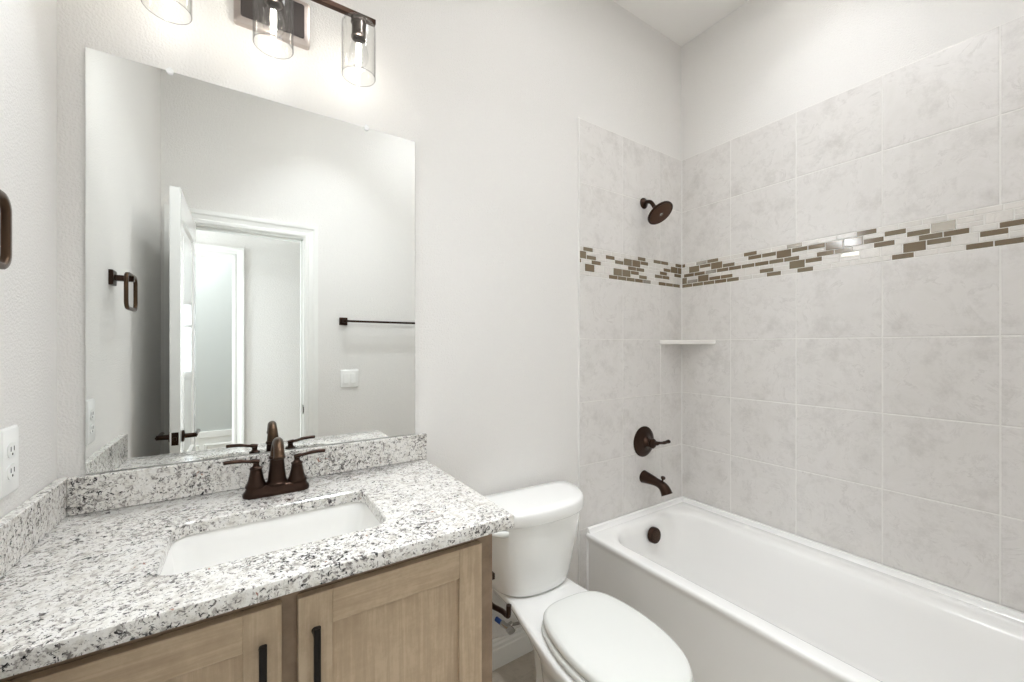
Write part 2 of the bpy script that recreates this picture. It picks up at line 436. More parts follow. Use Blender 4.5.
# door casing, jamb
def casing(name, x0, x1, ztop, yface, sgn, cw=.078):
    """profiled casing round an opening; sgn -1 faces -y, +1 faces +y"""
    bm = new_bm()
    prof = [(0, 0), (0, .009), (.006, .012), (.020, .012), (.026, .009), (.048, .012), (.056, .016), (cw, .017), (cw, 0)]
    path = [(x0, 0, -1, 0), (x0, ztop, -1, 1), (x1, ztop, 1, 1), (x1, 0, 1, 0)]
    rings = []
    for x, z, dx, dz in path:
        rings.append([Vector((x + dx * d, yface + sgn * h, z + dz * d)) for d, h in prof])
    loft(bm, rings); return struct(name, bm, M_TRIM)
casing('trim_1', OX0 - .006, OX1 + .006, OZ + .006, FY, 1)
casing('trim_2', OX0 - .006, OX1 + .006, OZ + .006, FY - .115, -1)
bm = new_bm()
box(bm, OX0 - .015, OX0, FY - .115, FY, 0, OZ); box(bm, OX1, OX1 + .015, FY - .115, FY, 0, OZ); box(bm, OX0 - .015, OX1 + .015, FY - .115, FY, OZ, OZ + .015)
box(bm, OX1 - .011, OX1, FY - .085, FY - .045, 0, OZ); box(bm, OX0, OX0 + .011, FY - .085, FY - .045, 0, OZ); box(bm, OX0, OX1, FY - .085, FY - .045, OZ - .011, OZ)
jamb = struct('trim_3', bm, M_TRIM)
bm = new_bm(); box(bm, OX1 - .0025, OX1, FY - .035, FY - .006, .905, .965, .001, 1); box(bm, OX1 - .004, OX1 + .001, FY - .012, FY + .006, .915, .955, .002, 2)
obj('strike_plate', bm, M_BRON, jamb)

# bathroom door, open square to the wall
DX0, DX1, DY0, DY1, DT = .118, .154, FY + .012, -.815, 2.036
def door_leaf(axis_boxes):
    bm = new_bm()
    st = .105
    rails = [(.012, .22), (.66, .80), (DT - .115, DT)]
    for y0, y1 in ((DY0, DY0 + st), (DY1 - st, DY1)): box(bm, DX0, DX1, y0, y1, .012, DT)
    for z0, z1 in rails: box(bm, DX0, DX1, DY0 + st, DY1 - st, z0, z1)
    for z0, z1 in ((.22, .66), (.80, DT - .115)):
        y0, y1 = DY0 + st, DY1 - st
        for xf, s in ((DX1, -1), (DX0, 1)):
            rg = []
            for d, h in ((0, 0), (.008, .004), (.016, .010), (.05, .010), (.062, .004)):
                x = xf + s * h; rg.append([Vector((x, y0 + d, z0 + d)), Vector((x, y1 - d, z0 + d)), Vector((x, y1 - d, z1 - d)), Vector((x, y0 + d, z1 - d))])
            loft(bm, rg, cap0=False)
    return bm
door = struct('door_1', door_leaf(None), M_DOOR)
hz = .945; hy = DY1 - .062
for s, xf in ((1, DX1), (-1, DX0)):
    bm = new_bm()
    lathe(bm, [(.026, 0), (.026, .006), (.022, .009), (.011, .011), (.010, .05), (.012, .052)], (xf, hy, hz), (s, 0, 0), 24)
    tube(bm, [(xf + s * .046, hy + .008, hz), (xf + s * .046, hy - .03, hz + .001), (xf + s * .047, hy - .07, hz + .001), (xf + s * .048, hy - .112, hz)], [.010, .0095, .0085, .0095], 12, .75)
    obj('door_handle', bm, M_BRON, door, 40)
bm = new_bm(); box(bm, DX0 + .006, DX1 - .006, DY1 - .001, DY1 + .0015, hz - .028, hz + .028, .001, 1)
box(bm, DX0 + .012, DX1 - .012, DY1, DY1 + .009, hz - .008, hz + .008, .003, 2)
obj('latch_plate', bm, M_BRON, door)
bm = new_bm()
for z in (.25, 1.05, 1.80): lathe(bm, [(.006, 0), (.006, .09)], (DX0 + .002 - .008, DY0 - .002, z), (0, 0, 1), 12)
obj('hinge', bm, M_BRON, door, 40)

# hall and the room past it
HY = -2.35; HC = 2.75
slab('floor_hall', -.9, 2.4, -3.5, FY - .115, -.06, 0, m=mat('hall_floor', sr(170, 158, 142), .5))
slab('ceiling_hall', -.9, 2.4, -3.6, FY - .115, HC, HC + .1, m=M_CEIL)
HX0, HX1, HZ = -.42, .303, 2.03
bm = new_bm()
box(bm, -.9, HX0, HY - .115, HY, 0, HC); box(bm, HX1, 2.4, HY - .115, HY, 0, HC); box(bm, HX0, HX1, HY - .115, HY, HZ, HC)
struct('wall_hall', bm, M_WALL)
bm = new_bm()
for a in ((-3.6, -2.28, 0, HC), (-1.68, FY - .115, 0, HC), (-2.28, -1.68, 0, .64), (-2.28, -1.68, 2.16, HC)): box(bm, -1.0, -.9, *a)
struct('wall_hall_left', bm, M_WALL)
bm = new_bm()
for a in ((-2.28, -2.24, .64, 2.16), (-1.72, -1.68, .64, 2.16), (-2.24, -1.72, .64, .68), (-2.24, -1.72, 2.12, 2.16), (-2.24, -1.72, 1.385, 1.415)): box(bm, -.955, -.925, *a, .003, 1)
added_win = struct('added_window', bm, M_TRIM)  # unseen window, added to let the hall fill in
bm = new_bm(); box(bm, -.943, -.937, -2.27, -1.69, .65, 2.15); obj('window_pane', bm, M_PANE, added_win)
slab('wall_hall_right', 2.4, 2.5, -3.6, FY - .115, 0, HC)
slab('wall_hall_near_left', -.9, -.12, FY - .115, FY - .0, 0, HC)
slab('wall_hall_near_right', ALC + .1, 2.4, FY - .2, FY - .117, 0, HC)
casing('trim_4', HX0 - .004, HX1 + .004, HZ + .004, HY, 1, .074)
RY = -3.30; WX0, WX1, WZ0, WZ1 = .315, .78, 1.08, 1.76
bm = new_bm()
box(bm, -.9, WX0, RY - .1, RY, 0, HC); box(bm, WX1, 2.4, RY - .1, RY, 0, HC)
box(bm, WX0, WX1, RY - .1, RY, 0, WZ0); box(bm, WX0, WX1, RY - .1, RY, WZ1, HC)
struct('wall_far', bm, paint('far_room_paint', sr(196, 199, 196), .1))
bm = new_bm()
box(bm, -.9, WX0, RY, RY + .022, .49, .55, .004); box(bm, -.9, WX0, RY, RY + .012, 0, .49)
for k in range(4):
    x0 = -.8 + k * .29; z0, z1 = .16, .43
    rg = [[Vector((x0 + d, RY + h, z0 + d)), Vector((x0 + .25 - d, RY + h, z0 + d)), Vector((x0 + .25 - d, RY + h, z1 - d)), Vector((x0 + d, RY + h, z1 - d))] for d, h in ((0, .012), (.006, .022), (.018, .022), (.024, .012))]
    loft(bm, rg, False, False)
struct('trim_5', bm, M_TRIM)
bm = new_bm()
for a in ((WX0, WX0 + .03, WZ0, WZ1), (WX1 - .03, WX1, WZ0, WZ1), (WX0, WX1, WZ0, WZ0 + .03), (WX0, WX1, WZ1 - .03, WZ1), (WX0, WX1, 1.52, 1.545), ((WX0 + WX1) / 2 - .012, (WX0 + WX1) / 2 + .012, WZ0, WZ1)):
    box(bm, a[0], a[1], RY - .07, RY - .03, a[2], a[3], .003, 1)
win = struct('window_1', bm, M_TRIM)
bm = new_bm(); box(bm, WX0 + .01, WX1 - .01, RY - .054, RY - .048, WZ0 + .01, WZ1 - .01); obj('window_pane', bm, M_PANE, win)

# ------------------------------------------------------------------ bathtub
tub = thing('bathtub', 'white alcove bathtub with smooth front apron below grey tiled walls', 'bathtub', (0, 0, 0))
TX0, TX1, TY0, TY1, TZ = 1.772, W - .009, AY + .008, -.009, .437
bm = new_bm()
o = rr(TX0, TX1, TY0, TY1, .012, 0, 8)
ring = []
ring.append(rr(TX0 + .012, TX1, TY0, TY1, .008, 0.002, 8))
ring.append(rr(TX0 + .012, TX1, TY0, TY1, .008, TZ - .050, 8))
ring.append(rr(TX0 + .006, TX1, TY0, TY1, .010, TZ - .030, 8))
ring.append(rr(TX0, TX1, TY0, TY1, .012, TZ - .018, 8))
ring.append(rr(TX0, TX1, TY0, TY1, .012, TZ - .008, 8))
ring.append(rr(TX0 + .003, TX1 - .001, TY0 + .001, TY1 - .001, .012, TZ - .002, 8))
ring.append(rr(TX0 + .010, TX1 - .003, TY0 + .003, TY1 - .003, .012, TZ, 8))
IX0, IX1, IY0, IY1 = 1.838, 2.415, TY0 + .10, -.082
ring.append(rr(IX0 - .012, IX1 + .045, IY0 - .02, IY1 + .022, .13, TZ, 8))
ring.append(rr(IX0 - .002, IX1 + .012, IY0 - .006, IY1 + .008, .135, TZ - .004, 8))
ring.append(rr(IX0 + .004, IX1 + .002, IY0, IY1, .14, TZ - .014, 8))
ring.append(rr(IX0 + .010, IX1 - .006, IY0 + .012, IY1 - .006, .14, TZ - .05, 8))
ring.append(rr(IX0 + .030, IX1 - .028, IY0 + .09, IY1 - .022, .14, TZ - .20, 8))
ring.append(rr(IX0 + .050, IX1 - .048, IY0 + .17, IY1 - .045, .13, .12, 8))
ring.append(rr(IX0 + .075, IX1 - .073, IY0 + .21, IY1 - .075, .11, .085, 8))
ring.append(rr(IX0 + .12, IX1 - .12, IY0 + .27, IY1 - .13, .08, .072, 8))
loft(bm, ring, True, True)
obj('shell', bm, M_ACRY, tub, 50)
# raised tiling lip against the two walls
bm = new_bm()
prof = [(.0, .0), (.026, .0), (.020, .006), (.015, .014), (.013, .022), (.008, .0245), (.0, .0245)]
path = [(TX0 + .012, TY1, 0, -1), (TX1, TY1, -1, -1), (TX1, TY0, -1, 1), (TX0 + .012, TY0, 0, 1)]
loft(bm, [[Vector((x + dx * d, y + dy * d, TZ - .002 + z)) for d, z in prof] for x, y, dx, dy in path])
obj('tile_lip', bm, M_ACRY, tub, 40)
bm = new_bm(); box(bm, TX0 + .004, TX0 + .030, TY1 - .010, TY1 + .001, .002, TZ - .012, .004, 2)
obj('end_flange', bm, M_ACRY, tub, 40)
bm = new_bm(); oc = Vector((2.165, -.094, .362)); ax = Vector((0, -1, .10)).normalized()
lathe(bm, [(.036, 0), (.040, .004), (.040, .022), (.037, .027), (.030, .028), (.0005, .028)], oc, ax, 32)
ov = obj('overflow_cover', bm, M_BRON, tub, 40)
bm = new_bm(); u, v = frame(ax)
for i in range(-3, 4):
    for j in range(-3, 4):
        a, b = i * .0085 + (j % 2) * .00425, j * .0078
        if a * a + b * b < .030 ** 2: lathe(bm, [(.0026, 0), (.0026, .0012)], oc + ax * .0276 + u * a + v * b, ax, 8)
obj('cover_hole', bm, M_BRON2, ov)['kind'] = 'stuff'
bm = new_bm(); lathe(bm, [(.034, 0), (.034, .004), (.028, .006), (.010, .004), (.0005, .004)], (2.12, -.30, .0725), (0, 0, 1), 28); obj('drain', bm, M_BRON, tub, 40)

# ------------------------------------------------------------------ shower fittings
sh = thing('shower_head', 'round bronze shower head on short angled arm above mosaic band', 'shower head', (2.206, -.008, 2.126))
bm = new_bm(); lathe(bm, [(.030, 0), (.030, .003), (.026, .009), (.016, .014), (.0145, .016)], (0, 0, 0), (0, -1, 0), 28); obj('wall_flange', bm, M_BRON, sh, 40)
bm = new_bm(); arm = catmull([(0, -.006, 0), (0, -.030, .000), (0, -.052, -.012), (0, -.078, -.054)], 8); tube(bm, arm, .0105, 16); obj('arm', bm, M_BRON, sh, 40)
hd = Vector((.03, -.62, -.78)).normalized(); hb = Vector((0, -.074, -.042))
bm = new_bm()
lathe(bm, [(.012, 0), (.017, .004), (.018, .014), (.014, .020), (.020, .026), (.042, .034), (.067, .042), (.071, .046), (.071, .054), (.067, .057), (.062, .055)], hb, hd, 40, True, False)
head = obj('head', bm, M_BRON, sh, 40)
bm = new_bm(); lathe(bm, [(.064, .052), (.062, .0565), (.014, .0575), (.010, .061), (.0005, .061)], hb, hd, 40, True, True); obj('spray_face', bm, M_NOZ, head, 40)
bm = new_bm(); lathe(bm, [(.009, .0605), (.008, .0625), (.0005, .0625)], hb, hd, 16); obj('centre_cap', bm, M_CHROME, head, 40)

tv = thing('tub_valve', 'bronze shower valve with round plate and lever on tiled wall', 'valve', (2.206, -.008, .826))
bm = new_bm(); lathe(bm, [(.083, 0), (.083, .003), (.078, .008), (.060, .010), (.040, .014), (.034, .020)], (0, 0, 0), (0, -1, 0), 40); obj('round_plate', bm, M_BRON, tv, 40)
bm = new_bm(); lathe(bm, [(.036, .012), (.030, .022), (.024, .028), (.022, .050), (.026, .054), (.026, .064), (.020, .070), (.012, .072)], (0, 0, 0), (0, -1, 0), 28)
hub = obj('hub', bm, M_BRON, tv, 40)
bm = new_bm(); tube(bm, catmull([(.0, -.060, .0), (.022, -.064, -.001), (.036, -.066, -.001), (.05, -.067, -.002), (.080, -.068, -.005), (.116, -.069, -.003), (.130, -.070, -.001)], 5), [.014] * 5 + [.015] * 3 + [.0105] * 7 + [.0095] * 5 + [.011] * 5 + [.013] * 3 + [.011, .008, .004], 14, .8)
obj('lever', bm, M_BRON, hub, 50)

sp = thing('tub_spout', 'bronze flared tub spout with diverter knob above tub rim', 'spout', (2.206, -.008, .634))
bm = new_bm()
pts = catmull([(0, 0, 0), (0, -.034, -.002), (0, -.072, -.006), (0, -.108, -.013), (0, -.132, -.027), (0, -.148, -.054)], 6)
rs = []
for i in range(len(pts)):
    t = i / (len(pts) - 1); rs.append(.035 - .013 * min(t / .45, 1) + (.0 if t < .55 else .008 * (t - .55) / .45))
tube(bm, pts, rs, 24); obj('body', bm, M_BRON, sp, 40)
bm = new_bm(); lathe(bm, [(.005, 0), (.005, .016), (.011, .018), (.012, .026), (.008, .030), (.0005, .031)], (0, -.118, .004), (0, -.25, 1), 18); obj('diverter_knob', bm, M_BRON, sp, 40)

cs = new_bm()
prof3 = []
for z, d in ((1.357, .004), (1.360, 0), (1.378, 0), (1.381, .004)):
    a = .205 - d; b = .212 - d
    prof3.append([Vector((W - .006, -.006, z)), Vector((W - .006 - a, -.006, z)), Vector((W - .006 - a + .003, -.018, z)), Vector((W - .018, -.006 - b + .003, z)), Vector((W - .006, -.006 - b, z))])
loft(cs, prof3); o = obj('corner_shelf', cs, M_SHELF); o['label'] = 'small triangular white stone shelf in the tiled shower corner'; o['category'] = 'shelf'

# ------------------------------------------------------------------ vanity
CX1, CY0, CZ = .950, -.620, .925
cab = thing('vanity_cabinet', 'light brown maple vanity cabinet with two shaker doors under granite', 'cabinet', (0, 0, 0))
VX0, VX1, VZ0, VZ1, VF = .004, .909, .0, CZ - .0305, -.580
bm = new_bm()
box(bm, VX1 - .018, VX1, VF + .02, -.004, 0, VZ1, .001, 1)       # end panel
box(bm, VX0, VX0 + .018, VF + .02, -.004, 0, VZ1)
box(bm, VX0 + .018, VX1 - .018, -.016, -.004, .1, VZ1); box(bm, VX0 + .018, VX1 - .018, VF + .02, -.016, .1, .118)
obj('body', bm, M_WOODV, cab)
bm = new_bm()
DTOP, DBOT = .869, .125
for x0, x1 in ((VX0, .048), (.441, .478), (.863, VX1)): box(bm, x0, x1, VF, VF + .02, .09, VZ1, .001, 1)
for x0, x1 in ((.048, .441), (.478, .863)):
    box(bm, x0, x1, VF, VF + .02, .852, VZ1); box(bm, x0, x1, VF, VF + .02, .09, .14)
box(bm, VX0, VX1, VF + .07, VF + .085, 0, .1)
obj('face_frame', bm, M_WOODF, cab)
def shaker(x0, x1, hx):
    y0, y1 = VF - .020, VF - .001; sw = .060
    bm = new_bm()
    for a, b in ((x0, x0 + sw), (x1 - sw, x1)): box(bm, a, b, y0, y1, DBOT, DTOP, .0012, 1)
    d = obj('door', bm, M_WOODV, cab)
    for a, b in ((DBOT, DBOT + .067), (DTOP - .067, DTOP)):
        bm = new_bm(); box(bm, x0 + sw, x1 - sw, y0, y1, a, b, .0010, 1); obj('rail', bm, M_WOODH, d)
    bm = new_bm(); box(bm, x0 + sw - .004, x1 - sw + .004, y0 + .009, y1 - .003, DBOT + .063, DTOP - .063); obj('panel', bm, M_WOODV, d)
    bm = new_bm(); yb = y0 - .030
    loft(bm, [rr(hx - .0062, hx + .0062, yb - .006, yb + .005, .004, z) for z in (.668, .822)])
    for z in (.690, .800): lathe(bm, [(.0065, 0), (.0055, .01), (.0055, .028)], (hx, y0 + .001, z), (0, -1, 0), 12)
    obj('handle', bm, M_BLACK, d, 40)
shaker(.051, .446, .4155); shaker(.473, .868, .5015)

ct = thing('vanity_countertop', 'white and grey speckled granite countertop with low splashes', 'countertop', (0, 0, 0))
SX0, SX1, SY0, SY1 = .250, .676, -.492, -.226
bm = new_bm(); e = .004; r = .04
rg = [rr(SX0, SX1, SY0, SY1, r, CZ - .03), rr(.002, CX1, CY0, -.001, .003, CZ - .03), rr(.002, CX1, CY0, -.001, .003, CZ - e),
      rr(.002 + e * .3, CX1 - e * .3, CY0 + e * .3, -.001 - e * .3, .004, CZ - e * .3), rr(.002 + e, CX1 - e, CY0 + e, -.001 - e, .004, CZ),
      rr(SX0 - .003, SX1 + .003, SY0 - .003, SY1 + .003, r + .003, CZ), rr(SX0, SX1, SY0, SY1, r, CZ - .003), rr(SX0, SX1, SY0, SY1, r, CZ - .03)]
loft(bm, rg, False, False); bmesh.ops.remove_doubles(bm, verts=bm.verts, dist=1e-5)
obj('slab', bm, M_GRAN, ct, 35)
bm = new_bm(); box(bm, .022, CX1 + .006, -.021, -.001, CZ + .0005, CZ + .0935, .002, 2); obj('backsplash', bm, M_GRAN, ct)
bm = new_bm(); box(bm, .001, .0215, CY0 + .002, -.001, CZ + .0005, CZ + .0935, .002, 2); obj('side_splash', bm, M_GRAN, ct)

sk = thing('undermount_sink', 'white rectangular undermount basin sunk in the granite countertop', 'sink', (0, 0, 0))
bm = new_bm(); z = CZ - .0305
q = .006
rg = [rr(SX0 - .02, SX1 + .02, SY0 - .02, SY1 + .02, .05, z), rr(SX0 - q, SX1 + q, SY0 - q, SY1 + q, .046, z), rr(SX0 - q + .003, SX1 + q - .003, SY0 - q + .003, SY1 + q - .003, .045, z - .004),
      rr(SX0 + .004, SX1 - .004, SY0 + .004, SY1 - .004, .044, z - .05), rr(SX0 + .016, SX1 - .016, SY0 + .016, SY1 - .014, .045, z - .105), rr(SX0 + .04, SX1 - .04, SY0 + .04, SY1 - .035, .04, z - .125), rr(SX0 + .10, SX1 - .10, SY0 + .09, SY1 - .09, .03, z - .132)]
vr = loft(bm, rg, False, True)
out = [rr(SX0 - .02, SX1 + .02, SY0 - .02, SY1 + .02, .05, z), rr(SX0 - .02, SX1 + .02, SY0 - .02, SY1 + .02, .05, z - .01), rr(SX0 - .008, SX1 + .008, SY0 - .008, SY1 + .008, .05, z - .03), rr(SX0 + .03, SX1 - .03, SY0 + .03, SY1 - .03, .05, z - .15)]
loft(bm, out, False, True); bmesh.ops.remove_doubles(bm, verts=bm.verts, dist=1e-5)
obj('basin', bm, M_SINK, sk, 50)
bm = new_bm(); lathe(bm, [(.030, 0), (.030, .003), (.024, .005), (.022, .002), (.0005, .004)], (.463, -.36, z - .132), (0, 0, 1), 28); obj('drain', bm, M_BRON, sk, 40)

# faucet
fa = thing('bathroom_faucet', 'bronze two handle bathroom faucet on granite behind the sink', 'faucet', (.466, -.112, CZ + .0004))
bm = new_bm()
rg = []
for zz, hx, hy in ((0, .083, .028), (.006, .084, .029), (.012, .082, .027), (.016, .078, .024), (.022, .076, .0225), (.027, .073, .020), (.029, .068, .016)):
    rg.append(rr(-hx, hx, -hy, hy, hy * .98, zz, 8))
loft(bm, rg); obj('base_plate', bm, M_BRON, fa, 40)
bm = new_bm(); lathe(bm, [(.0285, .026), (.0285, .031), (.0255, .034), (.0235, .040), (.0195, .075), (.0175, .098), (.0205, .100), (.0210, .104), (.0185, .107)], (0, 0, 0), (0, 0, 1), 28)
spt = obj('spout', bm, M_BRON, fa, 40)
bm = new_bm()
pts = catmull([(0, 0, .100), (0, -.002, .122), (0, -.014, .142), (0, -.036, .152), (0, -.062, .150), (0, -.084, .136), (0, -.094, .118)], 6)
tube(bm, pts, [.0185 - .0055 * min(1, i / 14) for i in range(len(pts) - 3)] + [.0135, .0145, .0145], 18); obj('spout_hook', bm, M_BRON2, spt, 50)
for s in (-1, 1):
    bm = new_bm()
    lathe(bm, [(.0265, .026), (.0265, .030), (.0235, .034), (.0195, .045), (.0160, .062), (.0145, .074), (.0160, .076), (.0160, .079), (.0120, .081), (.0085, .084), (.0075, .089), (.0085, .093)], (s * .051, 0, 0), (0, 0, 1), 24)
    h = obj('handle', bm, M_BRON, fa, 40)
    bm = new_bm(); x = s * .051
    pts = catmull([(x - s * .008, 0, .095), (x + s * .004, -.0, .098), (x + s * .018, -.001, .099), (x + s * .040, -.003, .103), (x + s * .066, -.005, .104), (x + s * .076, -.006, .103)], 5)
    n = len(pts); tube(bm, pts, [.0085 if i < 8 else .0066 if i < 14 else .0076 for i in range(n - 1)] + [.004], 12, .7); obj('lever', bm, M_BRON, h, 50)

# ------------------------------------------------------------------ mirror
mi = thing('wall_mirror', 'large frameless rectangular wall mirror resting on the granite backsplash', 'mirror', (0, 0, 0))
MX0, MX1, MZ0, MZ1 = .0515, .9155, CZ + .096, 2.1036
bm = new_bm(); box(bm, MX0, MX1, -.0065, -.001, MZ0, MZ1)
pane = obj('glass', bm, M_MEDGE, mi); pane.data.materials.append(M_MIRROR)
for p in pane.data.polygons:
    if p.normal.y < -.9: p.material_index = 1
for x in (.216, .741):
    bm = new_bm(); lathe(bm, [(.0085, .0), (.0085, .0035), (.007, .0050), (.0035, .0048), (.0005, .004)], (x, -.0068, MZ1 - .001), (0, -1, 0), 20)
    box(bm, x - .004, x + .004, -.0068, -.001, MZ1 + .0005, MZ1 + .012, .001, 1)
    obj('mirror_clip', bm, M_CLIP, mi, 40)

# ------------------------------------------------------------------ vanity light
vl = thing('vanity_light', 'dark bronze vanity light with three clear glass shades above mirror', 'light fixture', (.457, 0, 2.372))
bm = new_bm()
rg = [rr_axis(-.096, .106, -.070, .070, .008, y, 'y') for y in (-.001, -.016)] + [rr_axis(-.094, .104, -.068, .068, .008, -.019, 'y'), rr_axis(-.080, .090, -.054, .054, .006, -.024, 'y'), rr_axis(-.079, .089, -.053, .053, .006, -.024, 'y')]
loft(bm, rg, True, True); bp = obj('back_plate', bm, M_RIM, vl, 30)
bm = new_bm(); loft(bm, [rr_axis(-.079, .089, -.053, .053, .006, y, 'y') for y in (-.0235, -.0265)] + [rr_axis(-.077, .087, -.051, .051, .006, -.0275, 'y')]); obj('center_panel', bm, M_PLATEDK, bp, 30)
bm = new_bm(); box(bm, -.284, .284, -.128, -.112, .010, .026, .0015, 2); bar = obj('bar', bm, M_BRON, vl)
bm = new_bm(); box(bm, -.010, .010, -.114, -.024, .011, .025, .002, 2); obj('arm', bm, M_BRON, vl)
for x in (-.233, 0, .233):
    bm = new_bm()
    lathe(bm, [(.022, .010), (.024, .006), (.024, -.004), (.021, -.006), (.021, -.045), (.023, -.047), (.023, -.051), (.017, -.052), (.0165, -.030)], (x, -.12, 0), (0, 0, 1), 28, True, True)
    so = obj('socket', bm, M_SOCK, vl, 40)
    bm = new_bm()
    lathe(bm, [(.0235, -.004), (.042, -.005), (.047, -.007), (.050, -.012), (.0505, -.022), (.0505, -.172), (.0495, -.1735), (.0485, -.172), (.0485, -.022), (.048, -.013), (.045, -.0095), (.0235, -.008)], (x, -.12, 0), (0, 0, 1), 40, False, False)
    gs = obj('glass_shade', bm, [M_GLASS, M_GEDGE], vl, 40)
    for p in gs.data.polygons:
        if p.center.z < -.1715: p.material_index = 1
    bm = new_bm()
    lathe(bm, [(.0125, -.040), (.013, -.052), (.016, -.062), (.023, -.078), (.0275, -.094), (.029, -.106), (.026, -.121), (.018, -.133), (.008, -.1385), (.0005, -.1395)], (x, -.12, 0), (0, 0, 1), 28)
    bl = obj('bulb', bm, M_BGLASS, vl, 60)
    bm = new_bm()
    for k in range(4):
        a = k * PI / 2 + .4; lathe(bm, [(.0022, 0), (.0022, .052)], (x + .0055 * math.cos(a), -.12 + .0055 * math.sin(a), -.122), (0, 0, 1), 8)
    obj('filament', bm, M_BULB, bl)

# ------------------------------------------------------------------ toilet
to = thing('toilet', 'white two piece toilet with closed seat lid between vanity and tub', 'toilet', (1.360, 0, 0), R(-3.0))
# tank
def tank_ring(hw, yb, yf, z, bow, rb=.03, sub=5):
    D = yb - yf
    half = [(0, yb), (hw * .45, yb), (hw * .78, yb - .001), (hw * .93, yb - .010), (hw * .99, yb - .035), (hw, yb - D * .30), (hw * .975, yb - D * .46), (hw * .91, yb - D * .62), (hw * .79, yb - D * .78), (hw * .60, yb - D * .905), (hw * .33, yb - D * .98), (0, yf)]
    return half_outline(half, z, sub)
bm = new_bm()
loft(bm, [tank_ring(.140, -.060, -.215, .402, .03), tank_ring(.160, -.050, -.236, .405, .03), tank_ring(.172, -.044, -.244, .416, .03), tank_ring(.184, -.040, -.250, .45, .03), tank_ring(.220, -.032, -.262, .58, .03), tank_ring(.242, -.030, -.268, .690, .03)])
tk = obj('tank', bm, M_PORC, to, 50)
bm = new_bm()
a = lambda d, z: tank_ring(.252 - d, -.022 - d, -.283 + d, z, .03)
loft(bm, [a(.010, .686), a(.003, .688), a(0, .694), a(0, .716), a(.001, .727), a(.004, .733), a(.011, .737), a(.05, .7395)])
obj('tank_lid', bm, M_PORC, to, 50)
bm = new_bm()
lathe(bm, [(.016, 0), (.016, .006), (.010, .010), (.009, .020)], (-.182, -.208, .668), (-.55, -1, 0), 18)
tube(bm, [(-.168, -.244, .669), (-.182, -.240, .669), (-.206, -.230, .672), (-.232, -.218, .676), (-.244, -.212, .677)], [.009, .0105, .0095, .008, .006], 12, 1.2)
obj('flush_lever', bm, M_PLAS, tk, 40)
# bowl and deck
def bowl_ring(z, deck, wid, back, front, mid):
    L_ = front - back
    half = [(0, back), (deck * .6, back), (deck * .93, back - .004), (deck, back - .03), (deck, back + L_ * .22), (deck + (wid - deck) * .42, back + L_ * .36), (wid * .985, mid + .08), (wid, mid), (wid * .93, mid - .12 * (-L_ / .76)), (wid * .70, front + .055), (wid * .36, front + .014), (0, front)]
    return half_outline(half, z, 5)
bm = new_bm()
loft(bm, [bowl_ring(.001, .082, .112, -.255, -.60, -.44), bowl_ring(.03, .080, .110, -.255, -.60, -.44), bowl_ring(.05, .070, .098, -.262, -.585, -.44), bowl_ring(.14, .062, .092, -.255, -.57, -.44), bowl_ring(.22, .066, .108, -.24, -.60, -.45),
          bowl_ring(.29, .085, .140, -.20, -.69, -.49), bowl_ring(.335, .105, .164, -.14, -.765, -.53), bowl_ring(.362, .130, .176, -.075, -.795, -.56), bowl_ring(.376, .142, .180, -.054, -.805, -.57), bowl_ring(.392, .145, .182, -.050, -.81, -.57), bowl_ring(.400, .142, .179, -.053, -.806, -.57), bowl_ring(.403, .134, .170, -.06, -.797, -.57)])
obj('bowl', bm, M_PORC, to, 60)
def seat_ring(d, z):
    half = [(0, -.358), (.055, -.361), (.098, -.374), (.130, -.402), (.150, -.446), (.164, -.51), (.169, -.58), (.163, -.665), (.141, -.742), (.101, -.799), (.054, -.828), (0, -.837)]
    r_ = half_outline(half, z, 5); return inset(r_, d, z) if d else r_
bm = new_bm(); loft(bm, [seat_ring(.008, .404), seat_ring(.001, .407), seat_ring(-.002, .414), seat_ring(-.001, .424), seat_ring(.005, .4275)])
obj('seat', bm, M_PLAS, to, 60)
bm = new_bm(); loft(bm, [seat_ring(.012, .4295), seat_ring(.006, .432), seat_ring(.003, .440), seat_ring(.004, .450), seat_ring(.009, .457), seat_ring(.018, .460)] + [scaled(seat_ring(.018, .46), 0, -.59, k, k, z) for k, z in ((.8, .4625), (.5, .4640))])
obj('seat_lid', bm, M_PLAS, to, 60)
for s in (-1, 1):
    bm = new_bm(); lathe(bm, [(.011, 0), (.011, .03)], (s * .058 - .015, -.368, .418), (1, 0, 0), 16); obj('hinge', bm, M_PLAS, to, 40)
    bm = new_bm(); lathe(bm, [(.016, 0), (.015, .010), (.010, .017), (.0005, .019)], (s * .088, -.36, .028), (s * .5, 0, 1), 16); obj('bolt_cap', bm, M_PLAS, to, 40)

# shutoff valve and hose
wv = thing('water_valve', 'small chrome shutoff valve with blue pipe and grey hose behind toilet', 'valve', (1.272, -.014, .20))
bm = new_bm(); lathe(bm, [(.0095, -.012), (.0095, .026)], (0, 0, 0), (0.15, -1, 0), 16); obj('pipe', bm, M_BLUE, wv, 40)
bm = new_bm(); lathe(bm, [(.012, .024), (.013, .030), (.011, .034), (.011, .066), (.009, .070)], (0, 0, 0), (.15, -1, 0), 16)
lathe(bm, [(.009, 0), (.009, .026), (.0075, .028)], (.008, -.052, 0), (.9, -.1, .25), 14)
vb = obj('valve_body', bm, M_CHROME, wv, 40)
bm = new_bm()
rg = []
for h, k in ((.070, 1), (.088, 1)):
    rg.append([Vector((.0105, -h, 0)) + Vector((math.cos(t) * .017, 0, math.sin(t) * .010)) for t in [2 * PI * i / 20 for i in range(20)]])
loft(bm, rg); obj('knob', bm, M_CHROME, vb, 40)
bm = new_bm(); hp = catmull([(.026, -.055, .004), (.055, -.07, .008), (.078, -.082, .018), (.074, -.088, .040), (.040, -.088, .080), (.012, -.088, .125), (.008, -.09, .175), (.010, -.095, .204)], 7)
